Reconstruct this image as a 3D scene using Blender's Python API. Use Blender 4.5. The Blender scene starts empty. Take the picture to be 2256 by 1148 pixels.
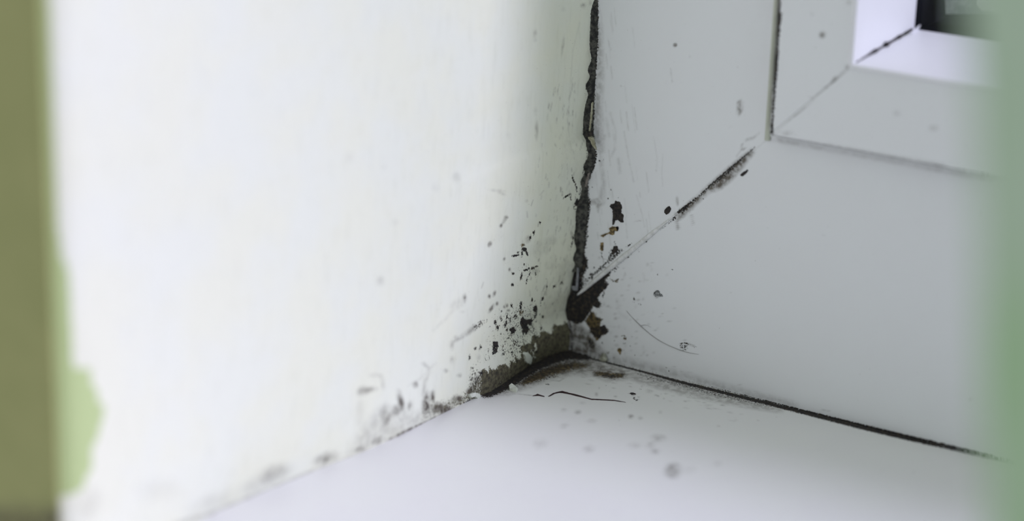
import bpy, bmesh, math
import numpy as np
from mathutils import Vector, Matrix
from mathutils.geometry import tessellate_polygon

# ------------------------------------------------------------------ camera
# world: X = right along the window, Y = outwards through the window, Z = up.
# origin = the corner where reveal wall, window frame and sill meet (metres).
FPX, CX, CY = 5008.36, 1128.0, 574.0
R = np.array([[0.83523331, 0.54913861, 0.02884606],
              [0.1954517, -0.24742973, -0.94898744],
              [-0.51398827, 0.79826394, -0.31399163]])      # world -> camera (x right, y down, z forward)
T = np.array([0.01182362, 0.01937578, 0.49])
CAM = -R.T @ T
scene = bpy.context.scene
COL = scene.collection
cd = bpy.data.cameras.new('camera')
cam = bpy.data.objects.new('camera', cd); COL.objects.link(cam)
M = Matrix.Identity(4)
for i in range(3):
    M[i][0] = R[0][i]; M[i][1] = -R[1][i]; M[i][2] = -R[2][i]; M[i][3] = CAM[i]
cam.matrix_world = M
cd.sensor_width = 36.0; cd.lens = FPX / 2256 * 36.0
cd.clip_start = 0.01; cd.clip_end = 200
cd.dof.use_dof = True; cd.dof.focus_distance = 0.467; cd.dof.aperture_fstop = 6.4
scene.camera = cam

# ------------------------------------------------------------------ light
w = bpy.data.worlds.new('overcast_sky'); scene.world = w; w.use_nodes = True
nt = w.node_tree; nt.nodes.clear()
wo = nt.nodes.new('ShaderNodeOutputWorld'); bg = nt.nodes.new('ShaderNodeBackground')
tc = nt.nodes.new('ShaderNodeTexCoord'); sx = nt.nodes.new('ShaderNodeSeparateXYZ')
mr = nt.nodes.new('ShaderNodeMapRange'); mr.inputs['From Min'].default_value = -0.35; mr.inputs['From Max'].default_value = 0.35
mx = nt.nodes.new('ShaderNodeMix'); mx.data_type = 'RGBA'
mx.inputs[6].default_value = (0.54, 0.535, 0.58, 1)       # the room side
mx.inputs[7].default_value = (0.60, 0.60, 0.80, 1)        # daylight side
nt.links.new(tc.outputs['Generated'], sx.inputs[0]); nt.links.new(sx.outputs['Y'], mr.inputs['Value'])
nt.links.new(mr.outputs[0], mx.inputs[0]); nt.links.new(mx.outputs[2], bg.inputs['Color'])
nt.links.new(bg.outputs[0], wo.inputs[0])
sun = bpy.data.lights.new('daylight', 'SUN'); so = bpy.data.objects.new('daylight', sun); COL.objects.link(so)
sun.energy = 3.25; sun.color = (0.775, 0.72, 1.0); sun.angle = math.radians(18)
sd = Vector((0.794, 0.25, 0.555)).normalized()
so.rotation_euler = sd.to_track_quat('Z', 'Y').to_euler(); so.location = (1, 0.6, 1)
scene.view_settings.view_transform = 'Standard'; scene.view_settings.look = 'None'
scene.view_settings.exposure = 0.0; scene.view_settings.gamma = 1.0; scene.view_settings.use_curve_mapping = False

# ------------------------------------------------------------------ helpers
def to_px(P):
    q = np.asarray(P) @ R.T + T
    return CX + FPX * q[..., 0] / q[..., 2], CY + FPX * q[..., 1] / q[..., 2]
def on(px, py, ax, val):
    """point of the plane axis=val seen at a pixel of the photograph"""
    D = R.T @ np.array([(px - CX) / FPX, (py - CY) / FPX, 1.0])
    return CAM + (val - CAM[ax]) / D[ax] * D
rng = np.random.RandomState(7)

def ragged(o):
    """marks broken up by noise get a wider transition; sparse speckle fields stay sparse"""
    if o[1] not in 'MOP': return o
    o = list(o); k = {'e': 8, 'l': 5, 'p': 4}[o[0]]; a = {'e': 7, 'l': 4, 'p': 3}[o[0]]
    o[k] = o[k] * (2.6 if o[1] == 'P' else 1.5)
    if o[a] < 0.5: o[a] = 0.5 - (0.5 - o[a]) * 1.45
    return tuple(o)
class Field:
    """marks traced on a surface; evaluated once per vertex, stored as vertex attributes"""
    def __init__(s): s.ops = []
    def ell(s, ch, x, y, rx, ry, rot=0, amp=1, soft=4): s.ops.append(('e', ch, x, y, rx, ry, math.radians(rot), amp, soft)); return s
    def line(s, ch, pts, wd, amp=1, soft=4): s.ops.append(('l', ch, np.array(pts, float), wd, amp, soft)); return s
    def poly(s, ch, pts, amp=1, soft=4, sub=False): s.ops.append(('p', ch, np.array(pts, float), amp, soft, sub)); return s
    def eval(s, X, Y):
        out = {c: np.zeros(X.shape) for c in 'MOPGF'}
        for o in s.ops:
            o = ragged(o)
            if o[0] == 'e':
                _, ch, x, y, rx, ry, a, amp, soft = o
                dx, dy = X - x, Y - y
                u = dx * math.cos(a) + dy * math.sin(a); v = -dx * math.sin(a) + dy * math.cos(a)
                v_ = amp * np.clip(0.5 + (1 - np.sqrt((u / rx) ** 2 + (v / ry) ** 2)) * min(rx, ry) / soft, 0, 1); sub = False
            elif o[0] == 'l':
                _, ch, p, wd, amp, soft = o
                wv = np.full(len(p), wd, float) if np.isscalar(wd) else np.array(wd, float)
                v_ = np.zeros(X.shape); sub = False
                for i in range(len(p) - 1):
                    e = p[i + 1] - p[i]; L = e @ e
                    t = np.clip(((X - p[i][0]) * e[0] + (Y - p[i][1]) * e[1]) / L, 0, 1)
                    dd = np.hypot(X - p[i][0] - t * e[0], Y - p[i][1] - t * e[1])
                    v_ = np.maximum(v_, amp * np.clip(0.5 + (wv[i] * (1 - t) + wv[i + 1] * t - dd) / soft, 0, 1))
            else:
                _, ch, p, amp, soft, sub = o
                inside = np.zeros(X.shape, bool); dmin = np.full(X.shape, 1e9)
                for i in range(len(p)):
                    a, b = p[i], p[(i + 1) % len(p)]
                    e = b - a; L = e @ e + 1e-9
                    t = np.clip(((X - a[0]) * e[0] + (Y - a[1]) * e[1]) / L, 0, 1)
                    dmin = np.minimum(dmin, np.hypot(X - a[0] - t * e[0], Y - a[1] - t * e[1]))
                    c = ((a[1] > Y) != (b[1] > Y)) & (X < (b[0] - a[0]) * (Y - a[1]) / (b[1] - a[1] + 1e-12) + a[0])
                    inside ^= c
                v_ = amp * np.clip(0.5 + np.where(inside, dmin, -dmin) / soft, 0, 1)
            if sub: out[ch] = np.minimum(out[ch], 1 - v_)
            else: out[ch] = np.maximum(out[ch], v_)
        return out

def set_attrs(me, fields):
    for c, v in fields.items():
        a = me.attributes.new('mark_' + c, 'FLOAT', 'POINT'); a.data.foreach_set('value', v.astype(np.float32).ravel())

def mesh_obj(name, me, mat, parent=None):
    o = bpy.data.objects.new(name, me); COL.objects.link(o)
    if mat: me.materials.append(mat)
    if parent: o.parent = parent
    return o

def grid_solid(name, P, thick, mat, parent=None, field=None, flip=False):
    """P (n,m,3) front surface, extruded to a solid by the vector thick"""
    n, m = P.shape[:2]
    V = P.reshape(-1, 3); idx = np.arange(n * m).reshape(n, m)
    f = np.stack([idx[:-1, :-1], idx[1:, :-1], idx[1:, 1:], idx[:-1, 1:]], -1).reshape(-1, 4)
    loop = np.concatenate([idx[0, :-1], idx[:-1, -1], idx[-1, :0:-1], idx[:0:-1, 0]])
    k = len(loop); bi = n * m + np.arange(k)
    back = V[loop] + np.array(thick)
    side = np.stack([loop, np.roll(loop, -1), np.roll(bi, -1), bi], -1)
    faces = [tuple(x) for x in f.tolist()] + [tuple(x) for x in side.tolist()]
    # corner positions of the loop for a single back polygon
    faces.append(tuple(bi[::-1].tolist()))
    if flip: faces = [x[::-1] for x in faces]
    allv = np.concatenate([V, back])
    me = bpy.data.meshes.new(name); me.from_pydata(allv.tolist(), [], faces); me.update()
    sm = np.zeros(len(me.polygons), bool); sm[:len(f)] = True
    me.polygons.foreach_set('use_smooth', sm)
    if field is not None:
        x, y = to_px(allv); F = field.eval(x, y)
        for c in F: F[c][n * m:] = 0
        set_attrs(me, F)
    return mesh_obj(name, me, mat, parent)

def spaced(*segs):
    """segs: (start, end, step) ..."""
    out = []
    for a, b, st in segs:
        k = max(1, int(round(abs(b - a) / st))); out += list(np.linspace(a, b, k, endpoint=False))
    out.append(segs[-1][1]); return np.array(out)

def box(name, lo, hi, mat, parent=None, bevel=0.0):
    bm = bmesh.new(); bmesh.ops.create_cube(bm, size=1)
    lo, hi = Vector(lo), Vector(hi)
    for v in bm.verts: v.co = Vector([(lo[i] + hi[i]) / 2 + v.co[i] * (hi[i] - lo[i]) for i in range(3)])
    if bevel: bmesh.ops.bevel(bm, geom=bm.edges[:], offset=bevel, segments=3, affect='EDGES', profile=0.5)
    me = bpy.data.meshes.new(name); bm.to_mesh(me); bm.free()
    return mesh_obj(name, me, mat, parent)

def tube(name, pts, rad, mat, parent=None, n=6, tint=None):
    pts = [Vector(p) for p in pts]; rr = rad if hasattr(rad, '__len__') else [rad] * len(pts)
    V, Fc = [], []
    for i, p in enumerate(pts):
        t = (pts[min(i + 1, len(pts) - 1)] - pts[max(i - 1, 0)]).normalized()
        a = t.orthogonal().normalized() if i == 0 else (a - t * a.dot(t)).normalized()
        b = t.cross(a)
        for k in range(n):
            an = 2 * math.pi * k / n; V.append(p + (a * math.cos(an) + b * math.sin(an)) * rr[i])
    for i in range(len(pts) - 1):
        for k in range(n):
            Fc.append((i * n + k, i * n + (k + 1) % n, (i + 1) * n + (k + 1) % n, (i + 1) * n + k))
    Fc.append(tuple(range(n))[::-1]); Fc.append(tuple(range((len(pts) - 1) * n, len(pts) * n)))
    me = bpy.data.meshes.new(name); me.from_pydata(V, [], Fc); me.update()
    for p in me.polygons: p.use_smooth = len(p.vertices) == 4
    return mesh_obj(name, me, mat, parent)

def tag(o, label=None, cat=None, group=None, kind=None):
    for k, v in (('label', label), ('category', cat), ('group', group), ('kind', kind)):
        if v: o[k] = v
    return o
def empty(name, loc=(0, 0, 0)):
    o = bpy.data.objects.new(name, None); COL.objects.link(o); o.location = loc; o.empty_display_size = 0.01; return o

# ------------------------------------------------------------------ materials
def srgb(r, g, b):
    f = lambda c: (c / 255 / 12.92) if c / 255 <= 0.04045 else ((c / 255 + 0.055) / 1.055) ** 2.4
    return (f(r), f(g), f(b), 1)

class NB:
    def __init__(s, name):
        s.m = bpy.data.materials.new(name); s.m.use_nodes = True; s.t = s.m.node_tree
        s.b = s.t.nodes['Principled BSDF']; s.tc = s.t.nodes.new('ShaderNodeTexCoord')
    def L(s, a, b): s.t.links.new(a, b)
    def noise(s, scale, detail=4, rough=0.6, vec=None, stretch=None):
        n = s.t.nodes.new('ShaderNodeTexNoise'); n.inputs['Scale'].default_value = scale
        n.inputs['Detail'].default_value = detail; n.inputs['Roughness'].default_value = rough
        if stretch:
            mp = s.t.nodes.new('ShaderNodeMapping'); mp.inputs['Scale'].default_value = stretch
            s.L(s.tc.outputs['Object'], mp.inputs[0]); s.L(mp.outputs[0], n.inputs['Vector'])
        else: s.L(s.tc.outputs['Object'], n.inputs['Vector'])
        return n.outputs['Fac']
    def math(s, op, a, b=None, clamp=False):
        n = s.t.nodes.new('ShaderNodeMath'); n.operation = op; n.use_clamp = clamp
        for i, v in enumerate((a, b)):
            if v is None: continue
            if isinstance(v, (int, float)): n.inputs[i].default_value = v
            else: s.L(v, n.inputs[i])
        return n.outputs[0]
    def rng(s, v, a, b, c=0.0, d=1.0, smooth=True):
        n = s.t.nodes.new('ShaderNodeMapRange'); n.interpolation_type = 'SMOOTHSTEP' if smooth else 'LINEAR'
        s.L(v, n.inputs['Value'])
        for k, x in zip(('From Min', 'From Max', 'To Min', 'To Max'), (a, b, c, d)): n.inputs[k].default_value = x
        return n.outputs[0]
    def attr(s, name):
        n = s.t.nodes.new('ShaderNodeAttribute'); n.attribute_name = name; return n.outputs['Fac']
    def mix(s, f, a, b):
        n = s.t.nodes.new('ShaderNodeMix'); n.data_type = 'RGBA'
        for i, v in ((0, f), (6, a), (7, b)):
            if isinstance(v, (int, float, tuple)): n.inputs[i].default_value = v
            else: s.L(v, n.inputs[i])
        return n.outputs[2]
    def bump(s, h, strength, dist):
        n = s.t.nodes.new('ShaderNodeBump'); n.inputs['Strength'].default_value = strength; n.inputs['Distance'].default_value = dist
        s.L(h, n.inputs['Height']); s.L(n.outputs[0], s.b.inputs['Normal'])

def marked_material(name, base, base2, rough, bump, dirt=0.15, streak=False):
    n = NB(name)
    big = n.noise(60, 3); fine = n.noise(2600, 5, 0.65); mid = n.noise(700, 4, 0.6); mott = n.noise(1300, 5, 0.7)
    col = n.mix(n.rng(big, 0.35, 0.65), base, base2)
    if streak:   # fine vertical brush marks and rubbed dirt
        st = n.noise(1, 4, 0.6, stretch=(900, 900, 160)); col = n.mix(n.math('MULTIPLY', n.rng(st, 0.5, 0.75), 0.10), col, srgb(150, 154, 120))
    # sparse specks of dirt
    sp = n.rng(n.noise(420, 3, 0.5), 0.70, 0.76); col = n.mix(n.math('MULTIPLY', sp, dirt), col, srgb(95, 90, 80))
    def mask(ch, amp, wdt=0.07, nz=fine):
        v = n.math('ADD', n.attr('mark_' + ch), n.math('MULTIPLY', n.math('SUBTRACT', nz, 0.5), amp))
        return n.rng(v, 0.5 - wdt, 0.5 + wdt)
    G = mask('G', 0.5, 0.15, mid); col = n.mix(G, col, srgb(184, 202, 142))
    # soft film of grime, also carries painted shade; modulated
    F = n.math('MULTIPLY', n.attr('mark_F'), n.rng(mid, 0.35, 0.62, 0.5, 1.3), True)
    col = n.mix(F, col, srgb(92, 86, 76))
    P = mask('P', 2.4, 0.06, fine)
    pc = n.mix(n.rng(mott, 0.35, 0.62), srgb(62, 59, 49), srgb(112, 108, 84))
    pc = n.mix(n.math('MULTIPLY', n.rng(fine, 0.62, 0.72), 0.5), pc, srgb(150, 150, 128))
    col = n.mix(P, col, pc)
    O = mask('O', 1.9, 0.12, fine)
    oc = n.mix(n.rng(mott, 0.42, 0.6), srgb(50, 43, 30), srgb(116, 101, 66))
    col = n.mix(O, col, oc)
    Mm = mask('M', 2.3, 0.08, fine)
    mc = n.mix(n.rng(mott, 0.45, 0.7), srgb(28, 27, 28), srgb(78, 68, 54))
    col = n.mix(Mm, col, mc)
    n.L(col, n.b.inputs['Base Color'])
    anyd = n.math('MAXIMUM', n.math('MAXIMUM', Mm, O), P)
    n.L(n.rng(anyd, 0, 1, rough, 0.9, False), n.b.inputs['Roughness'])
    h = n.math('ADD', n.math('MULTIPLY', n.noise(350, 4), bump), n.math('MULTIPLY', anyd, 0.6))
    h = n.math('ADD', h, n.math('MULTIPLY', n.math('MULTIPLY', fine, anyd), 0.8))
    h = n.math('SUBTRACT', h, n.math('MULTIPLY', P, 1.3))
    n.bump(h, 0.6, 0.00025)
    return n.m

MAT_WALL = marked_material('reveal_paint', (0.80, 0.82, 0.66, 1), (0.79, 0.82, 0.695, 1), 0.6, 0.7, 0.12, True)
MAT_PVC = marked_material('white_plastic', (0.775, 0.80, 0.80, 1), (0.77, 0.79, 0.79, 1), 0.42, 0.05, 0.12)
MAT_SILL = marked_material('sill_paint', (0.765, 0.78, 0.74, 1), (0.76, 0.77, 0.74, 1), 0.45, 0.15, 0.25)
MAT_OLIVE = marked_material('olive_wall_paint', (0.385, 0.41, 0.165, 1), (0.355, 0.385, 0.15, 1), 0.75, 0.6, 0.1)

def simple(name, c1, c2, scale, rough=0.7, bump=0.3, dist=0.0002):
    n = NB(name); f = n.noise(scale, 5, 0.65)
    n.L(n.mix(n.rng(f, 0.38, 0.62), c1, c2), n.b.inputs['Base Color']); n.b.inputs['Roughness'].default_value = rough
    n.bump(f, bump, dist); return n.m
MAT_MOULD = simple('black_mould', srgb(26, 24, 26), srgb(58, 52, 46), 1800, 0.9, 0.8)
MAT_OCHRE = simple('ochre_mould', srgb(70, 60, 38), srgb(150, 130, 88), 1600, 0.9, 0.8)
MAT_GREYM = simple('grey_mould', srgb(60, 60, 60), srgb(165, 168, 168), 3000, 0.9, 0.6)
MAT_SEAL = simple('dirty_sealant', srgb(24, 25, 24), srgb(84, 84, 76), 900, 0.8, 0.8, 0.0004)
MAT_CREAM = simple('cream_filler', srgb(140, 138, 112), srgb(176, 173, 150), 900, 0.7)
MAT_BEAD = simple('bead_plastic', (0.80, 0.81, 0.82, 1), (0.79, 0.80, 0.81, 1), 100, 0.4, 0.02)
MAT_WELD = simple('weld_plastic', (0.78, 0.79, 0.78, 1), (0.62, 0.63, 0.61, 1), 900, 0.5, 0.2)
MAT_RUBBER = simple('black_rubber', srgb(26, 24, 26), srgb(40, 36, 38), 900, 0.6, 0.3)
MAT_GASKET = simple('green_tinted_seal', srgb(210, 215, 196), srgb(204, 210, 190), 300, 0.5, 0.05)
MAT_CRACK = simple('crack_dark', srgb(40, 22, 24), srgb(58, 34, 34), 1500, 0.9, 0.2)
MAT_HAIR = simple('hair_brown', srgb(120, 118, 114), srgb(140, 138, 134), 1500, 0.5, 0.1)
MAT_DARK = simple('dark_exterior', (0.006, 0.007, 0.009, 1), (0.010, 0.011, 0.013, 1), 20, 0.9, 0.2); MAT_DARK.node_tree.nodes['Principled BSDF'].inputs['Specular IOR Level'].default_value = 0.08
MAT_PALE = simple('scuffed_pale_plastic', srgb(150, 155, 162), srgb(215, 218, 222), 160, 0.7, 0.3)
MAT_PALE2 = simple('scuffed_pale_plastic_light', srgb(215, 217, 215), srgb(245, 246, 244), 160, 0.7, 0.3)
MAT_FLAKE = simple('loose_paint', srgb(214, 220, 205), srgb(228, 232, 220), 900, 0.6, 0.3)
# clear pane: a thin sheet that passes light and adds a faint reflection
g = NB('window_glass'); g.t.nodes.remove(g.b)
tr = g.t.nodes.new('ShaderNodeBsdfTransparent'); gl = g.t.nodes.new('ShaderNodeBsdfGlossy'); gl.inputs['Roughness'].default_value = 0.02
fr = g.t.nodes.new('ShaderNodeFresnel'); fr.inputs['IOR'].default_value = 1.25; ms = g.t.nodes.new('ShaderNodeMixShader')
tr.inputs['Color'].default_value = (0.97, 0.98, 0.97, 1)
gb = g.t.nodes.new('ShaderNodeNewGeometry')       # the far face of the pane adds no second mirror
g.L(g.math('MULTIPLY', fr.outputs[0], g.math('SUBTRACT', 1.0, gb.outputs['Backfacing'])), ms.inputs[0]); g.L(tr.outputs[0], ms.inputs[1]); g.L(gl.outputs[0], ms.inputs[2])
g.L(ms.outputs[0], g.t.nodes['Material Output'].inputs['Surface']); MAT_GLASS = g.m
# green cloth
n = NB('green_curtain_cloth'); fz = n.noise(14, 2, 0.5)
fz2 = n.noise(900, 2, 0.5)
c = n.mix(n.rng(fz, 0.42, 0.60), srgb(188, 212, 184), srgb(164, 204, 150)); c = n.mix(n.math('MULTIPLY', fz2, 0.15), c, srgb(120, 150, 120))
n.L(c, n.b.inputs['Base Color']); n.b.inputs['Roughness'].default_value = 0.9; n.bump(fz2, 0.3, 0.0002); MAT_CLOTH = n.m

# ------------------------------------------------------------------ reveal wall (plane x ~ 0)
D = -0.151                              # depth of the reveal
ZT = 0.50
BOT = [(1262, 772), (1253, 773), (1225, 779), (1190, 793), (1165, 805), (1130, 829), (1103, 849), (1080, 863), (1060, 871), (1000, 899),
       (930, 934), (880, 960), (800, 996), (700, 1034), (600, 1076), (480, 1126)]
bp = np.array([on(x, y, 2, 0.0) for x, y in BOT] + [(-0.0012, D, 0.0), (-0.0012, D - 0.01, 0.0)]); o_ = np.argsort(bp[:, 1])
def xb(y): return np.interp(y, bp[o_, 1], bp[o_, 0])
EDG = [(1313, -40), (1312, 0), (1308, 60), (1306, 110), (1303, 160), (1299, 180), (1296, 230), (1293, 262), (1292, 296), (1299, 306), (1299, 335), (1294, 362), (1289, 385),
       (1285, 410), (1281, 440), (1276, 465), (1275, 500), (1272, 530), (1271, 570), (1268, 592), (1262, 620), (1258, 645), (1252, 662), (1248, 684),
       (1252, 708), (1257, 730), (1259, 760)]
ep = np.array([on(x, y, 1, 0.0) for x, y in EDG]); e_ = np.argsort(ep[:, 2])
def xe(z): return np.interp(z, ep[e_, 2], ep[e_, 0])
def wall_x(y, z):
    ex = np.exp(y / 0.018); b = xb(y) - xe(0.0) * ex
    x = xe(z) * ex + b * np.exp(-z / 0.012)
    # the bare plaster rolls out slightly before it meets the sill
    x = x + 0.0009 * np.exp(-((z - 0.004) / 0.003) ** 2) * np.exp(-((y + 0.012) / 0.012) ** 2)
    x = x + 0.00035 * np.sin(y * 70 + 1) * np.sin(z * 55) * np.clip(-y / 0.02, 0, 1)
    # edge towards the room is rounded off
    x = x - 0.0022 * np.exp(-(y - D) / 0.0016)
    return x
def on_wall(px, py):
    xv = 0.0
    for _ in range(12):
        p = on(px, py, 0, xv); xv = float(wall_x(np.array(p[1]), np.array(max(p[2], 0))))
    return on(px, py, 0, xv)

W = Field()
# bare plaster strip along the bottom, below a ragged paint edge
W.poly('P', [(1275, 716), (1258, 722), (1252, 712), (1243, 709), (1240, 716), (1228, 716), (1221, 714), (1216, 722), (1219, 728), (1214, 736), (1198, 729),
             (1190, 733), (1187, 742), (1176, 737), (1172, 742), (1170, 756), (1162, 757), (1154, 759), (1145, 766), (1147, 776), (1148, 788), (1144, 792),
             (1140, 791), (1136, 780), (1133, 781), (1135, 798), (1130, 797), (1124, 795), (1122, 811), (1114, 803), (1099, 805), (1095, 813), (1085, 815),
             (1078, 808), (1076, 821), (1067, 813), (1061, 816), (1059, 830), (1059, 852), (1056, 868), (1050, 900), (1300, 800)], soft=3)
W.poly('P', [(1152, 776), (1162, 777), (1170, 788), (1167, 803), (1157, 797), (1154, 786)], soft=3, sub=True)
W.ell('P', 1180, 764, 2, 6, 0, 1, 4)
W.ops[-1] = ('p', 'P', np.array([(1177, 757), (1181, 757), (1183, 768), (1180, 772)], float), 1, 3, True)
W.poly('P', [(1170, 770), (1174, 771), (1180, 788), (1177, 789)], soft=4, sub=True, amp=0.8)
# fainter worn plaster patches further left
W.poly('F', [(1059, 820), (1045, 835), (1035, 850), (1030, 870), (1060, 872)], amp=0.55, soft=12)
W.poly('F', [(985, 920), (940, 930), (880, 955), (790, 995), (780, 975), (800, 940), (830, 905), (850, 890), (880, 910), (930, 915), (960, 895), (985, 900)], amp=0.24, soft=22)
W.ell('F', 975, 902, 26, 12, 15, 0.6, 12); W.ell('F', 938, 893, 7, 24, 5, 0.7, 8); W.ell('F', 953, 876, 4, 12, 0, 0.7, 6)
W.ell('F', 884, 888, 5, 20, -12, 0.7, 8); W.ell('F', 873, 905, 12, 12, 0, 0.3, 10); W.ell('F', 850, 920, 14, 24, 0, 0.34, 14)
W.ell('F', 833, 970, 16, 7, -25, 0.45, 10); W.ell('F', 797, 988, 22, 8, -20, 0.35, 12); W.ell('F', 903, 895, 4, 8, 0, 0.4, 8)
W.ell('F', 1000, 885, 7, 14, 30, 0.4, 8); W.ell('F', 1012, 880, 6, 8, 0, 0.6, 6); W.ell('F', 1035, 862, 6, 10, 40, 0.7, 8)
W.line('F', [(932, 800), (945, 812), (936, 845), (932, 870)], 3, 0.3, 6)
W.line('F', [(960, 800), (925, 835), (900, 850)], 1.5, 0.18, 6)
W.ell('F', 718, 1010, 18, 9, -20, 0.5, 16); W.ell('F', 600, 1045, 30, 14, -25, 0.3, 22); W.ell('F', 560, 1070, 22, 12, -20, 0.22, 20)
W.ell('F', 470, 1105, 40, 14, -20, 0.16, 24); W.ell('F', 200, 1110, 20, 30, 20, 0.16, 24); W.ell('F', 350, 1080, 40, 20, 0, 0.10, 30)
W.ell('F', 800, 862, 8, 9, 20, 0.85, 7); W.ell('F', 812, 858, 14, 4, -5, 0.4, 7); W.line('F', [(822, 826), (838, 828), (843, 840), (845, 855)], 3, 0.28, 7)
W.ell('F', 793, 910, 5, 20, 0, 0.18, 12); W.ell('F', 915, 848, 5, 6, 0, 0.6, 6)
# joint line wall to sill
W.line('M', [(1062, 873), (1030, 886), (1000, 902), (960, 921), (930, 936)], [2.4, 3.0, 1.2, 1.6, 1.0], 0.9, 4)
W.line('F', [(1000, 900), (930, 934), (885, 957), (860, 968)], [4, 3, 6, 3], 0.85, 6)
W.line('F', [(860, 968), (800, 996), (700, 1034), (600, 1076), (480, 1126), (380, 1160)], [2, 2, 3, 4, 5, 5], 0.38, 9)
W.line('M', [(1275, 772), (1253, 773), (1225, 779), (1195, 791)], 2.0, 0.9, 5)
# black clusters
W.poly('M', [(1146, 706), (1151, 698), (1159, 705), (1165, 704), (1171, 700), (1173, 709), (1170, 719), (1163, 715), (1166, 728), (1161, 739), (1156, 734), (1152, 740), (1150, 726), (1145, 715)], 0.95, 4)
W.poly('M', [(1174, 677), (1181, 671), (1184, 684), (1181, 703), (1176, 700), (1179, 688), (1173, 686)], 0.9, 4)
W.poly('M', [(1121, 725), (1131, 719), (1138, 728), (1133, 734), (1126, 736)], 0.9, 4); W.ell('M', 1117, 726, 2.4, 4, 20)
W.poly('M', [(1129, 694), (1139, 689), (1142, 700), (1134, 706), (1130, 701)], 0.62, 4)
W.poly('O', [(1141, 685), (1149, 680), (1157, 683), (1152, 692), (1149, 698), (1144, 696)], 0.62, 4)
W.poly('M', [(1165, 716), (1176, 704), (1184, 720), (1186, 738), (1176, 742), (1160, 742), (1156, 736)], 0.44, 9)
W.poly('M', [(1085, 752), (1097, 752), (1097, 776), (1091, 781), (1084, 783)], 0.7, 3)
W.poly('M', [(1104, 768), (1112, 770), (1113, 782), (1106, 786)], 0.55, 4)
for a in [(1148, 669, 3, 4, 0), (1147, 676, 2.5, 6, 0), (1091, 709, 2.6, 6, 0), (1096, 722, 3.2, 7, -15), (1114, 714, 2.6, 8, 20), (1117, 698, 1.8, 5, 0), (1124, 705, 2, 6, 10), (1127, 674, 1.8, 5, -5),
          (1172, 661, 2.4, 4, 15), (1196, 658, 2.2, 5.5, 25), (1196, 698, 2.6, 4, 0), (1129, 628, 2.4, 3.4, 15), (1105, 704, 1.8, 4, 15),
          (1059, 765, 2.6, 4.5, 10), (1047, 768, 2.6, 3.4, 0), (1035, 787, 2.2, 5.5, -5), (1155, 550, 6, 5, 0), (1161, 559, 2.5, 5, -15), (1150, 559, 2, 5, 10),
          (1136, 563, 7, 2.6, -10), (1168, 523, 2.4, 5, 15), (1176, 512, 1.8, 4.5, 15), (1158, 595, 5, 3, -15), (1165, 592, 2, 3, 0), (1174, 591, 4, 3.2, -20), (1182, 587, 3, 2.4, -30),
          (1149, 608, 1.8, 7.5, 15), (1167, 604, 1.6, 6, 8), (1161, 618, 1.4, 5, 12), (1180, 603, 1.2, 4, 0), (1190, 491, 2, 3, -20), (1155, 583, 1.4, 2, 0),
          (1130, 603, 2.4, 2.6, 0), (1221, 631, 4, 2.2, -30), (1237, 623, 1.6, 5, 35), (1263, 523, 1.8, 3.6, 10), (1260, 537, 1.2, 5, 15), (1192, 723, 1.6, 4, 0), (1146, 775, 1.5, 3, 0),
          (1141, 557, 2, 3, 30), (1128, 776, 1.8, 2.4, 0), (1120, 745, 2.4, 1.6, -30), (1134, 752, 3, 1.4, -40), (1060, 823, 4, 6, 0), (1040, 812, 2.4, 3.4, 0), (1205, 632, 1.4, 4, 10)]:
    W.ell('M', *a, 0.95, 3.4)
W.ell('O', 1152, 540, 5, 4, -30, 0.75, 4); W.ell('F', 1163, 527, 6, 8, 30, 0.4, 6); W.ell('F', 1178, 596, 8, 8, 0, 0.3, 8)
W.line('M', [(1066, 785), (1070, 794), (1078, 792), (1078, 784), (1073, 783)], 0.9, 0.75, 3)
W.line('F', [(1000, 752), (1020, 740), (1035, 730), (1047, 720)], [2, 3, 4, 5], 0.5, 9)
W.line('M', [(1046, 722), (1054, 717), (1064, 706)], [3, 5, 2.5], 0.62, 9)
for a in [(1083, 679, 3.4, 10, 35), (1095, 669, 3, 4, 20), (1089, 647, 3, 6, 20), (1024, 657, 3, 8, 0), (1078, 653, 3, 4, 0), (1112, 484, 3.2, 8, 30), (1115, 479, 4, 3, 0), (1104, 497, 2.6, 4, 20),
          (1111, 571, 2, 3, 20), (1123, 594, 2.4, 3.4, 0), (1116, 673, 3, 4, 0), (1112, 676, 3, 3, 0), (1079, 538, 4, 6, 20), (1120, 684, 3, 2, 0), (1103, 700, 2, 3, 0)]:
    W.ell('F', *a, 0.75, 4)
for a in [(1179, 72, 4, 5, 0, .35), (1179, 86, 3, 4, 0, .3), (1182, 286, 3, 14, 0, .4), (1240, 102, 1.4, 9, 8, .5), (1095, 420, 10, 2, 5, .3), (1105, 426, 6, 2, 20, .3), (769, 347, 7, 9, 0, .12),
          (838, 620, 8, 10, 0, .22), (1005, 392, 9, 12, 0, .16), (960, 415, 8, 8, 0, .12), (870, 490, 7, 7, 0, .1), (1120, 300, 4, 6, 0, .1), (1180, 245, 3, 6, 0, .15), (1160, 443, 2.4, 2.4, 0, .4),
          (996, 760, 4, 9, 0, .35), (1003, 745, 4, 5, 0, .3), (1054, 787, 4, 5, 0, .25), (996, 793, 4, 7, 0, .25), (1115, 710, 3, 5, 0, .3), (1012, 827, 4, 4, 0, .3), (982, 817, 4, 4, 0, .3),
          (1018, 687, 3, 2, 0, .2), (1285, 12, 5, 4, 0, .5), (1300, 5, 3, 3, 0, .4), (1240, 20, 4, 4, 0, .15)]:
    W.ell('F', a[0], a[1], a[2], a[3], a[4], a[5], 6)
W.line('F', [(1010, 668), (985, 700), (955, 728)], 2, 0.14, 8); W.ell('F', 1008, 670, 16, 10, -30, 0.14, 10)
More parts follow.
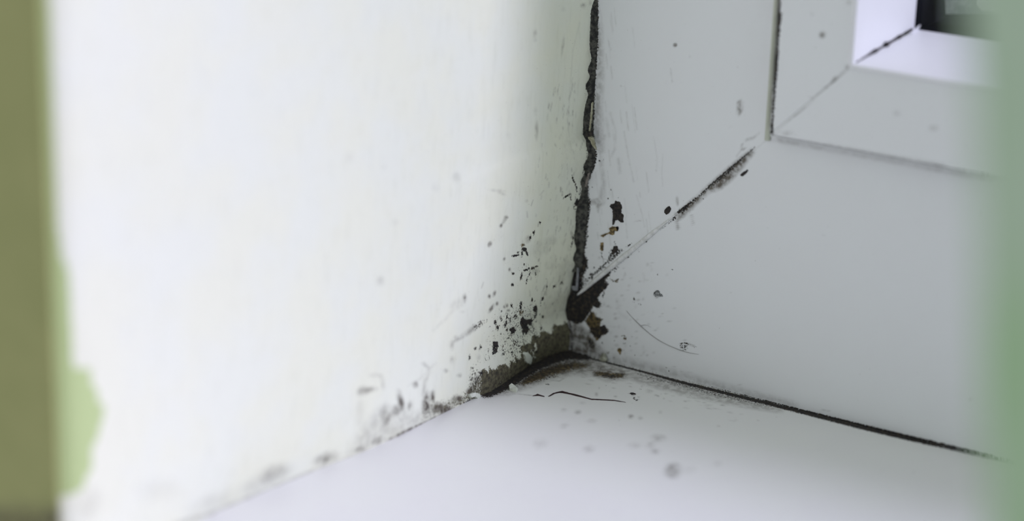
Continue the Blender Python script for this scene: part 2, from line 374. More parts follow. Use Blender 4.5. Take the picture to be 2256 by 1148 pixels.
# speckled field around the clusters
W.poly('M', [(1090, 690), (1130, 665), (1150, 660), (1185, 660), (1200, 690), (1190, 730), (1165, 755), (1130, 790), (1080, 800), (1045, 810), (1055, 770), (1080, 730)], 0.30, 24)
W.poly('M', [(1108, 690), (1150, 665), (1184, 680), (1188, 735), (1160, 756), (1140, 775), (1110, 745)], 0.37, 14)
W.poly('M', [(1122, 755), (1150, 742), (1168, 752), (1150, 770), (1135, 795), (1122, 790), (1118, 770)], 0.43, 8)
W.poly('M', [(1034, 812), (1058, 808), (1062, 850), (1045, 868), (1028, 860)], 0.42, 10)
W.poly('M', [(1130, 580), (1190, 570), (1195, 610), (1140, 625)], 0.28, 14)
W.poly('M', [(1052, 818), (1078, 812), (1095, 818), (1120, 812), (1135, 800), (1146, 790), (1150, 770), (1172, 760), (1190, 740), (1215, 738), (1190, 765), (1150, 800), (1100, 835), (1062, 845)], 0.36, 10)
# strip by the frame: flaked edge
W.line('M', [(1292, 180), (1290, 215), (1289, 250), (1287, 290)], [1, 2, 1, 0.5], 0.46, 5)
W.line('M', [(1293, 318), (1293, 345), (1287, 370), (1284, 400), (1279, 425)], [1, 2.4, 3, 3.5, 4], 0.48, 5)
W.line('M', [(1261, 386), (1262, 395), (1267, 404), (1270, 413), (1270, 421)], [1, 2, 1.6, 2, 1.4], 0.85, 3)
W.line('M', [(1280, 414), (1277, 428)], 1.8, 0.7, 4)
W.line('M', [(1270, 420), (1267, 440)], 0.7, 0.8, 2.5)
W.line('M', [(1240.5, 438), (1250, 431), (1258, 427)], [0.6, 2, 0.8], 0.95, 2.6); W.line('M', [(1258, 428), (1257, 434), (1258, 441)], [0.5, 0.9, 1.2], 0.9, 2.6)
W.poly('M', [(1265, 449), (1271, 437), (1276, 441), (1277, 455), (1268, 454)], 0.95, 3)
W.line('M', [(1265, 452), (1264, 460), (1270, 463), (1274, 458)], 0.9, 0.8, 3)
W.line('F', [(1250, 262), (1254, 300), (1260, 330)], 0.8, 0.25, 3); W.line('F', [(1292, 302), (1284, 312), (1278, 330)], 0.7, 0.6, 2.4); W.line('F', [(1285, 292), (1292, 298)], 0.9, 0.9, 2.4)
W.line('F', [(1278, 48), (1262, 110), (1252, 260)], 0.8, 0.16, 3)
W.line('F', [(1252, 640), (1250, 665), (1249, 690), (1253, 715)], 1.3, 0.6, 4)
W.poly('F', [(1200, 640), (1250, 640), (1248, 700), (1190, 720)], 0.10, 14)
W.ell('F', 1300, 110, 7, 60, 4, 0.12, 10); W.ell('F', 1262, 340, 24, 70, 5, 0.07, 20)
# green wall paint that was brushed round the room edge
W.poly('G', [(60, -60), (112, -60), (118, 100), (124, 250), (131, 420), (141, 540), (149, 620), (153, 720), (156, 800), (172, 812), (203, 812), (206, 850), (228, 900),
             (222, 945), (206, 985), (200, 1035), (180, 1078), (160, 1090), (60, 1100)], 1, 10)
W.poly('P', [(1066, 822), (1050, 826), (1034, 846), (1020, 868), (1004, 882), (1000, 906), (1066, 880)], 0.52, 8)
W.poly('P', [(1030, 862), (990, 878), (960, 884), (935, 900), (925, 935), (1030, 895)], 0.44, 9)
W.poly('M', [(1040, 840), (1050, 870), (1000, 890), (960, 905), (935, 880), (925, 930), (1050, 880)], 0.40, 8)
W.poly('F', [(1062, 850), (1000, 880), (940, 905), (870, 915), (790, 950), (770, 1000), (880, 962), (1062, 875)], 0.22, 20)
for q, o in enumerate(W.ops):          # the stained foot of the wall, left of the bare strip
    if o[0] == 'e' and o[1] == 'F' and 560 < o[2] < 1062 and o[3] > 800: W.ops[q] = o[:7] + (min(0.95, o[7] * 1.6),) + o[8:]
# fine strokes and specks of grime, denser towards the damp corner
r2 = np.random.RandomState(11)
for i in range(260):
    t = r2.rand() ** 1.6; y = 790 - 620 * t; x = 1262 - 10 * (y < 300) + 40 * (600 - min(y, 600)) / 600 - abs(r2.normal(0, 34 + 26 * (1 - t))) - 6
    L = r2.uniform(2, 13); dx = r2.normal(0, 0.16) - 0.16
    W.line('F', [(x, y), (x + L * dx, y + L)], r2.uniform(0.4, 1.5), r2.uniform(0.12, 0.5), 3)
for i in range(120):
    x = r2.normal(1150, 34); y = 735 - (x - 1150) * 0.35 + r2.normal(0, 38)
    if y > 800: continue
    W.line('M', [(x, y), (x - 0.25 * r2.uniform(1, 7), y + r2.uniform(1, 7))], r2.uniform(0.3, 1.1), r2.uniform(0.6, 0.9), 3)
for i in range(26):
    x = r2.normal(1225, 22); y = r2.uniform(520, 710)
    W.ell('F', x, y, r2.uniform(4, 13), r2.uniform(6, 22), 10, r2.uniform(0.06, 0.16), 8)
ys = spaced((0.0, -0.034, 0.00022), (-0.034, -0.07, 0.0006), (-0.07, D, 0.0016))
zs = spaced((-0.002, 0.046, 0.00018), (0.046, 0.10, 0.0006), (0.10, ZT, 0.02))
Yg, Zg = np.meshgrid(ys, zs, indexing='ij')
P = np.stack([wall_x(Yg, np.maximum(Zg, 0)), Yg, Zg], -1)
reveal = tag(grid_solid('wall_left', P, (-0.05, 0, 0), MAT_WALL, field=W), kind='structure')

# room wall facing the camera side
RW = Field()
RW.poly('O', [(-200, 1140), (0, 1122), (60, 1112), (120, 1124), (170, 1130), (200, 1400), (-200, 1400)], 0.42, 34)
RW.ell('F', 125, 1140, 26, 16, 10, 0.85, 24); RW.poly('F', [(-100, 1112), (60, 1116), (170, 1118), (200, 1300), (-100, 1300)], 0.5, 40)
RW.line('F', [(118, 0), (140, 500), (150, 850)], 10, 0.10, 20)
xs_ = spaced((-0.0022, -0.06, 0.002), (-0.06, -0.40, 0.02)); zs_ = spaced((-0.05, 0.05, 0.002), (0.05, ZT, 0.02))
Xg, Zg2 = np.meshgrid(xs_, zs_, indexing='ij')
edge_x = wall_x(np.full(Zg2.shape, D), np.maximum(Zg2, 0))
P = np.stack([edge_x + (Xg - xs_[0]) * (0.40 + edge_x) / (0.40 + xs_[0]), np.full(Xg.shape, D - 0.0005), Zg2], -1)
tag(grid_solid('wall_front', P, (0, 0.008, 0), MAT_OLIVE, field=RW, flip=True), kind='structure')

# ------------------------------------------------------------------ sill (plane z = 0)
S = Field()
S.poly('M', [(1270, 770), (1225, 774), (1190, 788), (1165, 801), (1130, 825), (1103, 845), (1060, 867), (1058, 874), (1075, 877), (1104, 866), (1128, 853), (1146, 841), (1166, 829), (1190, 815),
             (1218, 803), (1252, 793), (1296, 794), (1310, 790)], 0.95, 7)
S.poly('M', [(1075, 872), (1110, 852), (1150, 826), (1200, 800), (1250, 785), (1305, 792), (1300, 803), (1262, 812), (1236, 821), (1208, 834), (1180, 842), (1150, 850), (1120, 862), (1095, 872)], 0.47, 14)
S.poly('O', [(1140, 846), (1158, 830), (1190, 812), (1226, 800), (1265, 796), (1302, 802), (1290, 810), (1262, 816), (1238, 823), (1214, 829), (1198, 836), (1176, 843), (1155, 848)], 0.86, 14)
S.poly('O', [(1146, 846), (1160, 832), (1185, 820), (1214, 812), (1216, 822), (1196, 834), (1176, 841), (1158, 847)], 1.0, 8)
S.poly('F', [(1300, 816), (1340, 814), (1388, 822), (1378, 835), (1345, 838), (1308, 830)], 0.75, 8)
S.poly('F', [(1085, 870), (1150, 826), (1200, 796), (1270, 778), (1335, 800), (1390, 815), (1382, 834), (1340, 838), (1300, 824), (1262, 824), (1215, 834), (1170, 850), (1120, 868)], 0.62, 16)
S.line('F', [(1215, 838), (1232, 840), (1242, 834)], 0.7, 0.6, 2.6); S.line('F', [(1222, 829), (1246, 828)], 0.7, 0.5, 3)
S.poly('M', [(1190, 838), (1205, 826), (1225, 824), (1212, 836), (1196, 841)], 0.45, 5)
S.poly('O', [(1304, 819), (1318, 817), (1345, 820), (1378, 822), (1374, 832), (1352, 835), (1336, 832), (1314, 828)], 0.7, 5)
S.poly('M', [(1322, 822), (1345, 824), (1372, 826), (1360, 833), (1343, 835), (1330, 831)], 0.56, 5)
S.ell('M', 1328, 811, 10, 3, 5, 0.5, 4); S.ell('M', 1352.5, 836, 1.4, 1)
S.line('M', [(1258, 778), (1330, 797), (1420, 820), (1500, 842), (1700, 891), (1900, 941), (2000, 965), (2100, 988), (2230, 1020)], [2.2, 2, 2.4, 3.4, 4, 5.6, 5.6, 4.4, 2.5], 1.0, 3)  # shadow of the gap under the frame, painted as a dark line
S.line('M', [(1400, 822), (1480, 843), (1560, 864), (1650, 886), (1700, 898)], [4, 6, 7, 5, 3], 0.45, 6)
S.line('F', [(1370, 822), (1450, 842), (1560, 868), (1660, 892), (1720, 905)], [8, 14, 14, 9, 4], 0.42, 10)
S.line('M', [(1440, 850), (1500, 866), (1560, 880)], 4, 0.22, 6)
S.line('F', [(1120, 867), (1150, 869), (1175, 872)], 0.8, 0.45, 2.6)
for a in [(1394, 868, 5, 2, 8, 1), (1397, 878, 2, 3, 0, .9), (1403, 881, 4, 2, 0, .8), (1407, 875, 2.4, 2.4, 0, .6), (1206, 847, 3, 1.4, 0, 1), (1427, 835, 1.4, 1.4, 0, .9), (1412, 857, 1.4, 1, 0, .8),
          (1335, 849, 1.2, 1.2, 0, .8), (1321, 856, 1, 1, 0, .8), (1343, 862, 1.2, 1, 0, .7), (1384, 866, 1.4, 1, 0, .7), (1662, 897, 2, 1.4, 0, .8), (1440, 839, 2, 1, 0, .7)]:
    S.ell('M', *a, 3)
for a in [(1390, 918, 5, 4, .6), (1411, 921, 4, 3, .3), (1243, 903, 5, 3, .25), (1273, 908, 6, 4, .35), (1304, 927, 8, 4, .25), (1243, 938, 7, 5, .25), (1314, 869, 3, 3, .4), (1190, 978, 14, 10, .17),
          (1297, 990, 9, 6, .3), (1398, 981, 10, 5, .24), (1432, 981, 8, 6, .3), (1450, 965, 13, 7, .34), (1443, 995, 8, 6, .34), (1482, 1037, 17, 17, .46), (1520, 1036, 9, 7, .14), (1283, 888, 4, 2, .2),
          (1430, 862, 6, 4, .2), (1580, 1022, 8, 6, .14), (1455, 908, 3, 3, .2), (1500, 870, 4, 2, .3), (1560, 893, 5, 2, .25)]:
    S.ell('F', a[0], a[1], a[2], a[3], 0, a[4], 6 if a[2] < 9 else 10)
for i in range(90):
    x = r2.uniform(1230, 1640); y = 800 + (x - 1250) * 0.235 + abs(r2.normal(0, 18)) + 4
    S.ell('F', x, y, r2.uniform(0.8, 4), r2.uniform(0.6, 1.6), 10, r2.uniform(0.12, 0.5), 3)
for i in range(40):
    x = r2.uniform(1090, 1300); y = 858 - (x - 1090) * 0.26 + r2.normal(0, 5); L = r2.uniform(6, 26)
    S.line('O' if i % 3 else 'M', [(x, y), (x + L, y - L * 0.22)], r2.uniform(0.4, 1.2), r2.uniform(0.5, 0.8), 3)
xs_ = spaced((-0.012, 0.036, 0.00022), (0.036, 0.10, 0.0006), (0.10, 0.60, 0.02))
ys = spaced((0.004, -0.03, 0.00022), (-0.03, -0.16, 0.0012))
Xg, Yg = np.meshgrid(xs_, ys, indexing='ij')
Zs = np.zeros(Xg.shape)
# the cracked coat of filler lifts a little along its far edge
P = np.stack([Xg, Yg, Zs], -1)
sill = empty('window_sill', (0.25, -0.08, -0.03))
tag(sill, 'white painted windowsill with a thin dark crack below the mouldy corner', 'windowsill')
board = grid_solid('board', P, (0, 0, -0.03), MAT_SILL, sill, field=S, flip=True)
board.matrix_parent_inverse = sill.matrix_basis.inverted()
def keep(o, par): o.parent = par; o.matrix_parent_inverse = Matrix.Translation(-Vector(par.location)); return o

# ------------------------------------------------------------------ patches: thin crusts traced on their own surface
def patch(name, pts, place, nrm, mat, parent, jit=0.7, step=1.3, h=0.00016, dome=0.0):
    pts = np.array(pts, float); out = []
    for i in range(len(pts)):
        a, b = pts[i], pts[(i + 1) % len(pts)]; k = max(1, int(np.hypot(*(b - a)) / step))
        for j in range(k): out.append(a + (b - a) * j / k + rng.normal(0, jit, 2) * (0.6 if j == 0 else 1))
    V = [Vector(place(x, y)) for x, y in out]; nv = Vector(nrm)
    tri = tessellate_polygon([V]); k = len(V)
    c = sum(V, Vector()) / k
    top = [v + (c - v) * 0.06 + nv * h for v in V]; bot = [v - nv * 0.00004 for v in V]
    faces = [tuple(t) for t in tri] + [tuple(x + k for x in t[::-1]) for t in tri] + [(i, i + k, (i + 1) % k + k, (i + 1) % k) for i in range(k)]
    me = bpy.data.meshes.new(name); me.from_pydata(top + bot, [], faces)
    bm = bmesh.new(); bm.from_mesh(me); bmesh.ops.recalc_face_normals(bm, faces=bm.faces); bm.to_mesh(me); bm.free()
    o = mesh_obj(name, me, mat); keep(o, parent) if parent.type == 'EMPTY' else setattr(o, 'parent', parent)
    return o
def ellpts(x, y, rx, ry, rot=0, k=14, wob=0.12):
    a = math.radians(rot); o = []
    for i in range(k):
        t = 2 * math.pi * i / k; r = 1 + rng.uniform(-wob, wob)
        u, v = rx * r * math.cos(t), ry * r * math.sin(t); o.append((x + u * math.cos(a) - v * math.sin(a), y + u * math.sin(a) + v * math.cos(a)))
    return o
on_frame = lambda x, y: on(x, y, 1, 0.0)
on_sash = lambda x, y: on(x, y, 1, -0.003)
on_sill = lambda x, y: on(x, y, 2, 0.0)

def crack(pts_up, pts_dn):
    return patch('crack', pts_up + pts_dn[::-1], on_sill, (0, 0, 1), MAT_CRACK, board, 0.12, 3, 0.00006)
c1 = crack([(1173, 872), (1180, 870), (1184, 868), (1190, 870), (1200, 873.5)], [(1173, 873), (1182, 872.5), (1190, 873), (1200, 875)])
c2 = crack([(1205, 873), (1217, 865.5), (1228, 862.5), (1236, 861), (1243, 863), (1254, 866), (1268, 869), (1282, 873), (1303, 879), (1340, 881), (1357, 882), (1381, 886.5)],
           [(1205.5, 874), (1218, 867.5), (1228, 865.5), (1238, 866), (1246, 867.5), (1256, 869.5), (1267, 872.5), (1282, 876), (1303, 881.2), (1340, 883), (1358, 884), (1381, 887.5)])
patch('mould_patch', [(1389, 866), (1396, 866.5), (1401, 869), (1392, 870), (1388, 868)], on_sill, (0, 0, 1), MAT_MOULD, board, 0.3)

# flake of paint left on the bare strip, and the crisp mould crusts of the reveal wall
nW = (1, 0, 0)
fl = patch('paint_flake', [(1152, 776), (1158, 775.5), (1163, 778), (1167, 783), (1170, 788), (1169, 796), (1167, 803), (1160, 800), (1156, 797), (1156, 792), (1154, 786)], on_wall, nW, MAT_FLAKE, reveal, 0.4, 2, 0.0004)
for pts in ([(1147, 706), (1151, 699), (1158, 706), (1165, 703), (1170, 702), (1172, 709), (1168, 713), (1160, 714), (1155, 716), (1150, 713)],
            [(1175, 678), (1181, 673), (1183, 684), (1178, 683)], [(1122, 726), (1130, 721), (1136, 728), (1130, 733)],
            [(1086, 753), (1096, 753), (1096, 764), (1086, 763)]):
    patch('mould_patch', pts, on_wall, nW, MAT_MOULD, reveal, 0.7, 1.4, 0.00018)

# ------------------------------------------------------------------ window
win = tag(empty('window_1', (0.05, 0, 0)), kind='structure')
XS, ZS = 0.0464, 0.0568          # sash corner on its front face (y = -0.003)
XB, ZB = 0.0622, 0.0726          # outer corner of the glazing bead
XI, ZI = 0.0679, 0.0781          # inner corner of the glazing bead (y = 0.012)
XE, ZE = 0.60, 0.50
dz = ZS - XS
def skew_stile(u0, u1, y0, us, vs):
    U, V = np.meshgrid(us, vs, indexing='ij'); return np.stack([U, np.full(U.shape, y0), dz + U + V], -1)
FR = Field()
# dark grime strip where frame meets the plaster
FR.poly('M', [(1290, -60), (1318, -60), (1319, 30), (1318, 95), (1315, 140), (1312, 185), (1310, 240), (1308, 285), (1310, 305), (1313, 320), (1316, 345), (1312, 365), (1304, 384), (1297, 400),
              (1297, 430), (1302, 446), (1300, 468), (1296, 490), (1293, 530), (1289, 558), (1295, 572), (1296, 590), (1290, 600), (1284, 612), (1286, 636), (1275, 650), (1240, 700), (1230, 500), (1260, 200)], 0.80, 5)
FR.line('F', [(1318, 60), (1320, 160), (1314, 260), (1322, 330)], [6, 8, 9, 6], 0.42, 16)  # soft corner shade beside the sealant, painted into the film
FR.line('F', [(1330, 300), (1322, 340), (1330, 400), (1325, 445), (1320, 450)], [5, 4, 5, 8, 6], 0.22, 7)
FR.poly('F', [(1300, 440), (1318, 436), (1330, 448), (1322, 455), (1318, 470), (1312, 452), (1304, 450)], 0.40, 4)
FR.line('F', [(1345, 250), (1356, 290), (1354, 330), (1346, 345)], 2, 0.16, 6); FR.line('F', [(1375, 290), (1384, 345), (1396, 400)], 1.2, 0.2, 4); FR.line('F', [(1366, 380), (1362, 350)], 3, 0.18, 6)
FR.line('F', [(1336, 262), (1342, 300)], 3, 0.12, 6); FR.line('F', [(1402, 430), (1414, 470), (1420, 500)], 0.9, 0.18, 3); FR.line('F', [(1378, 480), (1382, 525)], 0.9, 0.2, 3)
FR.line('F', [(1460, 340), (1458, 380), (1460, 410)], 0.9, 0.14, 3); FR.line('F', [(1440, 300), (1448, 350), (1446, 380)], 0.9, 0.12, 3); FR.line('F', [(1340, 90), (1346, 110)], 1.2, 0.25, 3)
FR.line('O', [(1398, 472), (1401, 480)], 0.9, 0.6, 2.6); FR.line('F', [(1398, 488), (1412, 486)], 0.6, 0.4, 2.6)
FR.line('M', [(1344, 505), (1352, 500), (1362, 503)], 2.4, 0.52, 5)
# mottled crust either side of the mitre near the corner
FR.poly('M', [(1338, 570), (1344, 552), (1353, 544), (1376, 550), (1362, 566), (1336, 585), (1322, 598), (1316, 592), (1328, 580)], 0.58, 6)
FR.line('M', [(1330, 588), (1312, 600), (1296, 616), (1284, 628)], [5, 4, 3.4, 2.4], 0.6, 5)
FR.line('M', [(1326, 540), (1325, 556), (1328, 570)], [3, 2, 2.6], 0.62, 4)
FR.poly('M', [(1276, 590), (1284, 592), (1290, 616), (1300, 600), (1306, 606), (1290, 628), (1274, 645)], 0.50, 8)
for a in [(1302, 604, 3, 3), (1304, 612, 2.2, 4), (1309, 590, 1.4, 2.4), (1285, 613, 1.6, 2), (1295, 521, 1.8, 1.8), (1305, 412, 1.2, 1.2), (1346, 418, 1.4, 1.8), (1363, 435.5, 1.2, 1.2), (1321, 355, 1.4, 2),
          (1329, 351, 1.2, 1.8), (1315, 496, 1.3, 1.3), (1354, 533, 1.4, 2), (1356, 538, 1, 2), (1290, 615, 1.4, 2), (1385, 541, 5, 1.6, -38), (1340, 437, 1.4, 2.2)]:
    FR.ell('M', *a, **({'amp': .95, 'soft': 3}))
FR.poly('M', [(1335, 588), (1352, 582), (1362, 580), (1362, 596), (1346, 602), (1340, 615), (1334, 630), (1330, 640), (1318, 640)], 0.50, 8)
FR.poly('M', [(1275, 650), (1292, 634), (1312, 617), (1330, 601), (1352, 584), (1357, 586), (1346, 598), (1343, 607), (1334, 616), (1334, 625), (1342, 623), (1337, 633), (1324, 646), (1317, 658),
              (1324, 668), (1318, 680), (1306, 674), (1303, 684), (1292, 700), (1284, 710), (1270, 715), (1258, 708), (1240, 700), (1240, 650)], 0.95, 4)
FR.line('M', [(1339, 622), (1332, 640)], 2.5, 0.7, 4); FR.ell('M', 1329, 651, 2.6, 7, 15, .75, 4); FR.ell('M', 1318, 671, 7, 8, 0, .85, 4)
FR.poly('O', [(1288, 707), (1303, 684), (1309, 688), (1312, 696), (1322, 701), (1328, 703), (1322, 715), (1326, 727), (1338, 722), (1341, 731), (1335, 738), (1326, 740), (1320, 750), (1314, 752), (1305, 738), (1297, 733), (1299, 724)], 0.86, 5)
FR.poly('M', [(1298, 724), (1320, 716), (1326, 727), (1338, 723), (1341, 733), (1328, 740), (1319, 751), (1306, 740), (1296, 733)], 0.56, 5)
FR.poly('M', [(1296, 745), (1308, 752), (1312, 762), (1308, 768), (1298, 766), (1294, 757)], 0.58, 5)
FR.poly('O', [(1294, 740), (1303, 742), (1312, 756), (1312, 768), (1298, 768), (1292, 756)], 0.55, 5)
FR.line('M', [(1252, 700), (1258, 725), (1261, 750), (1258, 772)], [3, 3, 2, 3], 0.85, 5)
FR.poly('F', [(1256, 700), (1275, 710), (1300, 736), (1318, 760), (1335, 792), (1256, 776)], 0.72, 12)
FR.poly('F', [(1256, 714), (1275, 712), (1290, 740), (1300, 768), (1340, 795), (1400, 812), (1330, 796), (1255, 777)], 0.50, 12)
FR.poly('F', [(1256, 720), (1270, 718), (1282, 745), (1284, 780), (1256, 774)], 0.35, 6)
FR.poly('F', [(1320, 760), (1345, 790), (1420, 818), (1330, 800)], 0.4, 14)
for a in [(1375, 741, 5, 2.6, 0), (1377, 746, 4, 3.6, 0), (1339, 777, 3, 2.8, 0), (1353, 788, 3, 2, 0), (1321, 783, 4, 2, 20), (1323, 788, 5, 2, 0)]:
    FR.ell('O', *a, 0.72, 3.5)
for a in [(1327, 756, 1.6, 3, 0), (1375, 757, 2.4, 1.8, 20), (1389, 763, 1.6, 1.2, 0), (1393, 742, 1, 1, 0), (1398, 784, 1.4, 1.2, 0), (1397, 801, 2, 1.4, 0), (1354, 750, 1, 1.4, 0), (1425, 819, 1.4, 1, 0),
          (1468, 811, 2.4, 1.6, 0), (1475, 818, 3, 1.4, 10), (1531, 764, 2, 2, 30), (1662, 575, 1.4, 1.4, 0), (1480, 594, 2, 1.4, 0), (1448, 605, 1.8, 2, 0)]:
    FR.ell('M', *a, 0.8, 3)
FR.ell('M', 1397, 660, 2, 5, -10, 0.9, 3); FR.line('M', [(1407, 668), (1410, 672), (1414, 672)], 1.1, 0.75, 3)
FR.line('O', [(1344, 612), (1350, 619), (1358, 620), (1362, 615)], [1, 1.8, 2, 2.4], 0.8, 3); FR.line('O', [(1358, 620), (1360, 622)], 2, 0.8, 3)
FR.line('F', [(1417, 602), (1420, 615), (1426, 618)], 1, 0.2, 4); FR.line('F', [(1360, 660), (1365, 690), (1380, 700)], 3, 0.1, 8)
# mitre groove dirt
FR.line('M', [(1494, 468), (1510, 456), (1538, 433), (1570, 404), (1600, 378), (1630, 353), (1657, 330), (1668, 320)], [3.4, 3, 1, 2, 2.2, 1.8, 1, .5], 0.9, 3)
FR.poly('M', [(1494, 468), (1540, 432), (1570, 402), (1612, 365), (1655, 331), (1640, 350), (1605, 385), (1578, 404), (1550, 428), (1520, 455), (1502, 474)], 0.60, 6)
FR.poly('F', [(1498, 463), (1538, 431), (1570, 401), (1612, 364), (1656, 329), (1660, 336), (1641, 362), (1620, 387), (1600, 406), (1583, 418), (1563, 422), (1547, 437), (1522, 460), (1503, 479), (1494, 484)], 0.9, 12)
FR.poly('M', [(1478, 484), (1487, 474), (1490, 482), (1480, 488)], 0.85, 4); FR.line('F', [(1489, 470), (1491, 490), (1494, 502)], [3, 3.4, 4], 0.42, 4); FR.line('F', [(1523, 474), (1527, 494)], 1.6, 0.35, 4)
FR.ell('F', 1492, 443, 3.2, 9, -5, 0.5, 3.5); FR.ell('F', 1524, 460, 4, 3, 0, .5, 4); FR.ell('M', 1549, 438, 2, 1.4, 20, .7, 3)
FR.line('M', [(1478, 488), (1462, 501), (1452, 508)], 1, 0.7, 3); FR.line('M', [(1440, 513), (1432, 519), (1430, 520)], [1, 2.6, 2], 0.75, 4); FR.line('M', [(1437, 510), (1435, 517)], 1, 0.7, 3)
FR.poly('M', [(1416, 527), (1426, 526), (1425, 534), (1419, 533), (1412, 540), (1409, 539), (1414, 533)], 0.95, 3)
FR.ell('M', 1400, 548, 4, 2, -35, .6, 4); FR.ell('M', 1384, 565, 8, 4, -35, .55, 5); FR.line('M', [(1377, 568), (1366, 580)], 3, 0.5, 5); FR.line('M', [(1405, 553), (1408, 549), (1410, 553), (1407, 555), (1405, 553)], 0.7, 0.8, 2.4)
FR.line('F', [(1634, 318), (1632, 326), (1636, 332), (1642, 326)], 1.4, 0.6, 3); FR.line('F', [(1645, 308), (1660, 304), (1672, 294)], [3, 2, 1], 0.35, 5); FR.line('F', [(1622, 345), (1632, 332)], 1, 0.3, 4)
FR.ell('F', 1630, 238, 5, 15, 5, 0.72, 4); FR.ell('F', 1629, 226, 5, 5, 0, 0.5, 4)
FR.ell('F', 1487, 99, 4.4, 4.4, 0, .8, 3); FR.ell('F', 1520, 125, 2, 2, 0, .2, 3); FR.ell('F', 1610, 280, 2, 2, 0, .2, 3)
# square pencil-like mark, hair scratch
FR.line('M', [(1498, 757), (1506, 755.5), (1516, 757)], 1.1, 0.8, 3); FR.line('M', [(1498, 757), (1499, 770), (1508, 774)], 1.2, 0.7, 3)
FR.poly('M', [(1498, 756), (1516, 757), (1517, 767), (1510, 774), (1499, 772)], 0.47, 3); FR.line('F', [(1516, 757), (1529, 763)], 1.4, 0.5, 3)
# gap shadow painted as a dark line along the sill joint, plus grime
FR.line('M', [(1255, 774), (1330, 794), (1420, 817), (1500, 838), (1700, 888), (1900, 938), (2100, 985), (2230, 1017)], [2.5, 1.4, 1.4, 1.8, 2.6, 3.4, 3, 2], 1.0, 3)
FR.line('F', [(1330, 788), (1420, 808), (1500, 828), (1600, 855), (1750, 892)], [10, 9, 7, 6, 4], 0.28, 16)
FR.line('M', [(1640, 872), (1660, 877), (1720, 893)], 3, 0.35, 5); FR.line('F', [(1812, 903), (1826, 906)], 1, 0.4, 4); FR.line('F', [(1715, 881), (1724, 882)], 1, 0.4, 4)
FR.line('M', [(1560, 826), (1562, 838)], 1, .3, 3)
# sash joint rows (dirt on the frame side)
FR.ell('M', 1694, 306, 5, 5, 0, 0.6, 5); FR.line('F', [(1700, 306), (1780, 322), (1960, 355), (2180, 396)], [5, 3, 3, 4], 0.28, 8)
for i in range(110):
    x = 1300 + abs(r2.normal(0, 95)); y = r2.uniform(560, 800) + (x - 1300) * 0.12
    FR.ell('F', x, y, r2.uniform(0.8, 3.5), r2.uniform(0.8, 3.5), 0, r2.uniform(0.1, 0.4), 3)
for i in range(46):
    x = 1310 + abs(r2.normal(0, 60)); y = r2.uniform(20, 520); L = r2.uniform(8, 50)
    FR.line('F', [(x, y), (x + L * 0.12, y + L)], r2.uniform(0.4, 1.3), r2.uniform(0.06, 0.22), 3)
for i in range(70):
    x = r2.uniform(1330, 1720); y = 797 + (x - 1330) * 0.246 - abs(r2.normal(0, 9)) - 2
    FR.ell('F', x, y, r2.uniform(1, 4), r2.uniform(0.6, 1.6), 12, r2.uniform(0.15, 0.45), 3)
us = spaced((-0.012, 0.030, 0.00024), (0.030, XS + 0.004, 0.0005)); vs = spaced((-0.0, 0.05, 0.00024), (0.05, 0.09, 0.001), (0.09, XE, 0.03))
fs = keep(grid_solid('frame_stile', skew_stile(0, 0, 0.0, us, vs), (0, 0.045, 0), MAT_PVC, field=FR, flip=True), win)
# rail: rows run parallel to the mitre on its left end
zz = spaced((dz - 0.012 - 0.0, 0.03, 0.00024), (0.03, ZS + 0.004, 0.0004)); zz = zz[zz > -0.0021]
xx = spaced((0, 0.04, 0.00026), (0.04, 0.10, 0.0006), (0.10, XE, 0.02))
Zr, Xr = np.meshgrid(zz, xx, indexing='ij')
P = np.stack([Zr - dz + Xr, np.zeros(Zr.shape), Zr], -1)
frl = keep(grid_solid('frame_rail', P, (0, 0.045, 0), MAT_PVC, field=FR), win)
# weld seam: raised ridge of the mitre, thick near the corner and fading towards the sash
A = on_frame(1273, 649); B = on_frame(1480, 474); Cc = on_frame(1694, 304)
pts, rad = [], []
for i in range(40):
    t = i / 39 * 0.53; x = A[0] + (Cc[0] - A[0]) * t; z = A[2] + (Cc[2] - A[2]) * t
    pts.append((x, -0.00005, z)); rad.append(np.interp(t, [0, .03, .12, .25, .42, .5, .8, 1], [.00022, .0004, .00052, .0006, .00046, .00016, .0001, .0001]) + rng.uniform(-.00003, .00003))
keep(tube('weld_seam', pts, rad, MAT_WELD, n=8), win)

# sash
SF = Field()
SF.line('M', [(1718, -60), (1716.5, 20), (1716, 40), (1713, 90), (1709, 150), (1706, 200), (1702, 260), (1700, 300)], [2.4, 3, 5, 3, 4.4, 2.6, 2.4, 3], 1.0, 4)
SF.ell('M', 1720, 40, 3, 10, 8, .6, 5); SF.ell('M', 1711, 147, 4, 9, 5, .75, 4); SF.ell('M', 1716, 70, 2.4, 8, 5, .6, 4); SF.ell('M', 1713, 108, 2.4, 10, 5, .55, 4)
SF.line('M', [(1700, 302), (1780, 316), (1850, 329), (1960, 349), (2070, 368), (2180, 388)], [2.2, 1.8, 2.2, 2.4, 2.2, 1.8], 1.0, 4)
for a in [(1700, 300, 5, 4), (1884, 331, 3, 2.4), (1955, 346, 6, 2.6), (2070, 367, 6, 3), (1749, 299, 2, 1.4), (1817, 310, 1.6, 1.4), (1850, 312, 1.8, 2)]: SF.ell('M', *a, 10, .75, 4)
for a in [(1812, 77, 6, 6, .85), (1868, 148, 5, 4, .7), (1840, 174, 6, 3, .7), (1735, 293, 10, 5, .25), (1976, 251, 7, 7, .2), (2057, 282, 9, 7, .25), (1870, 5, 4, 5, .3), (1815, 195, 3, 3, .3), (1788, 222, 3, 2, .3), (1960, 345, 14, 3, .4)]:
    SF.ell('F', a[0], a[1], a[2], a[3], -30 if a[0] in (1840,) else 0, a[4], 5)
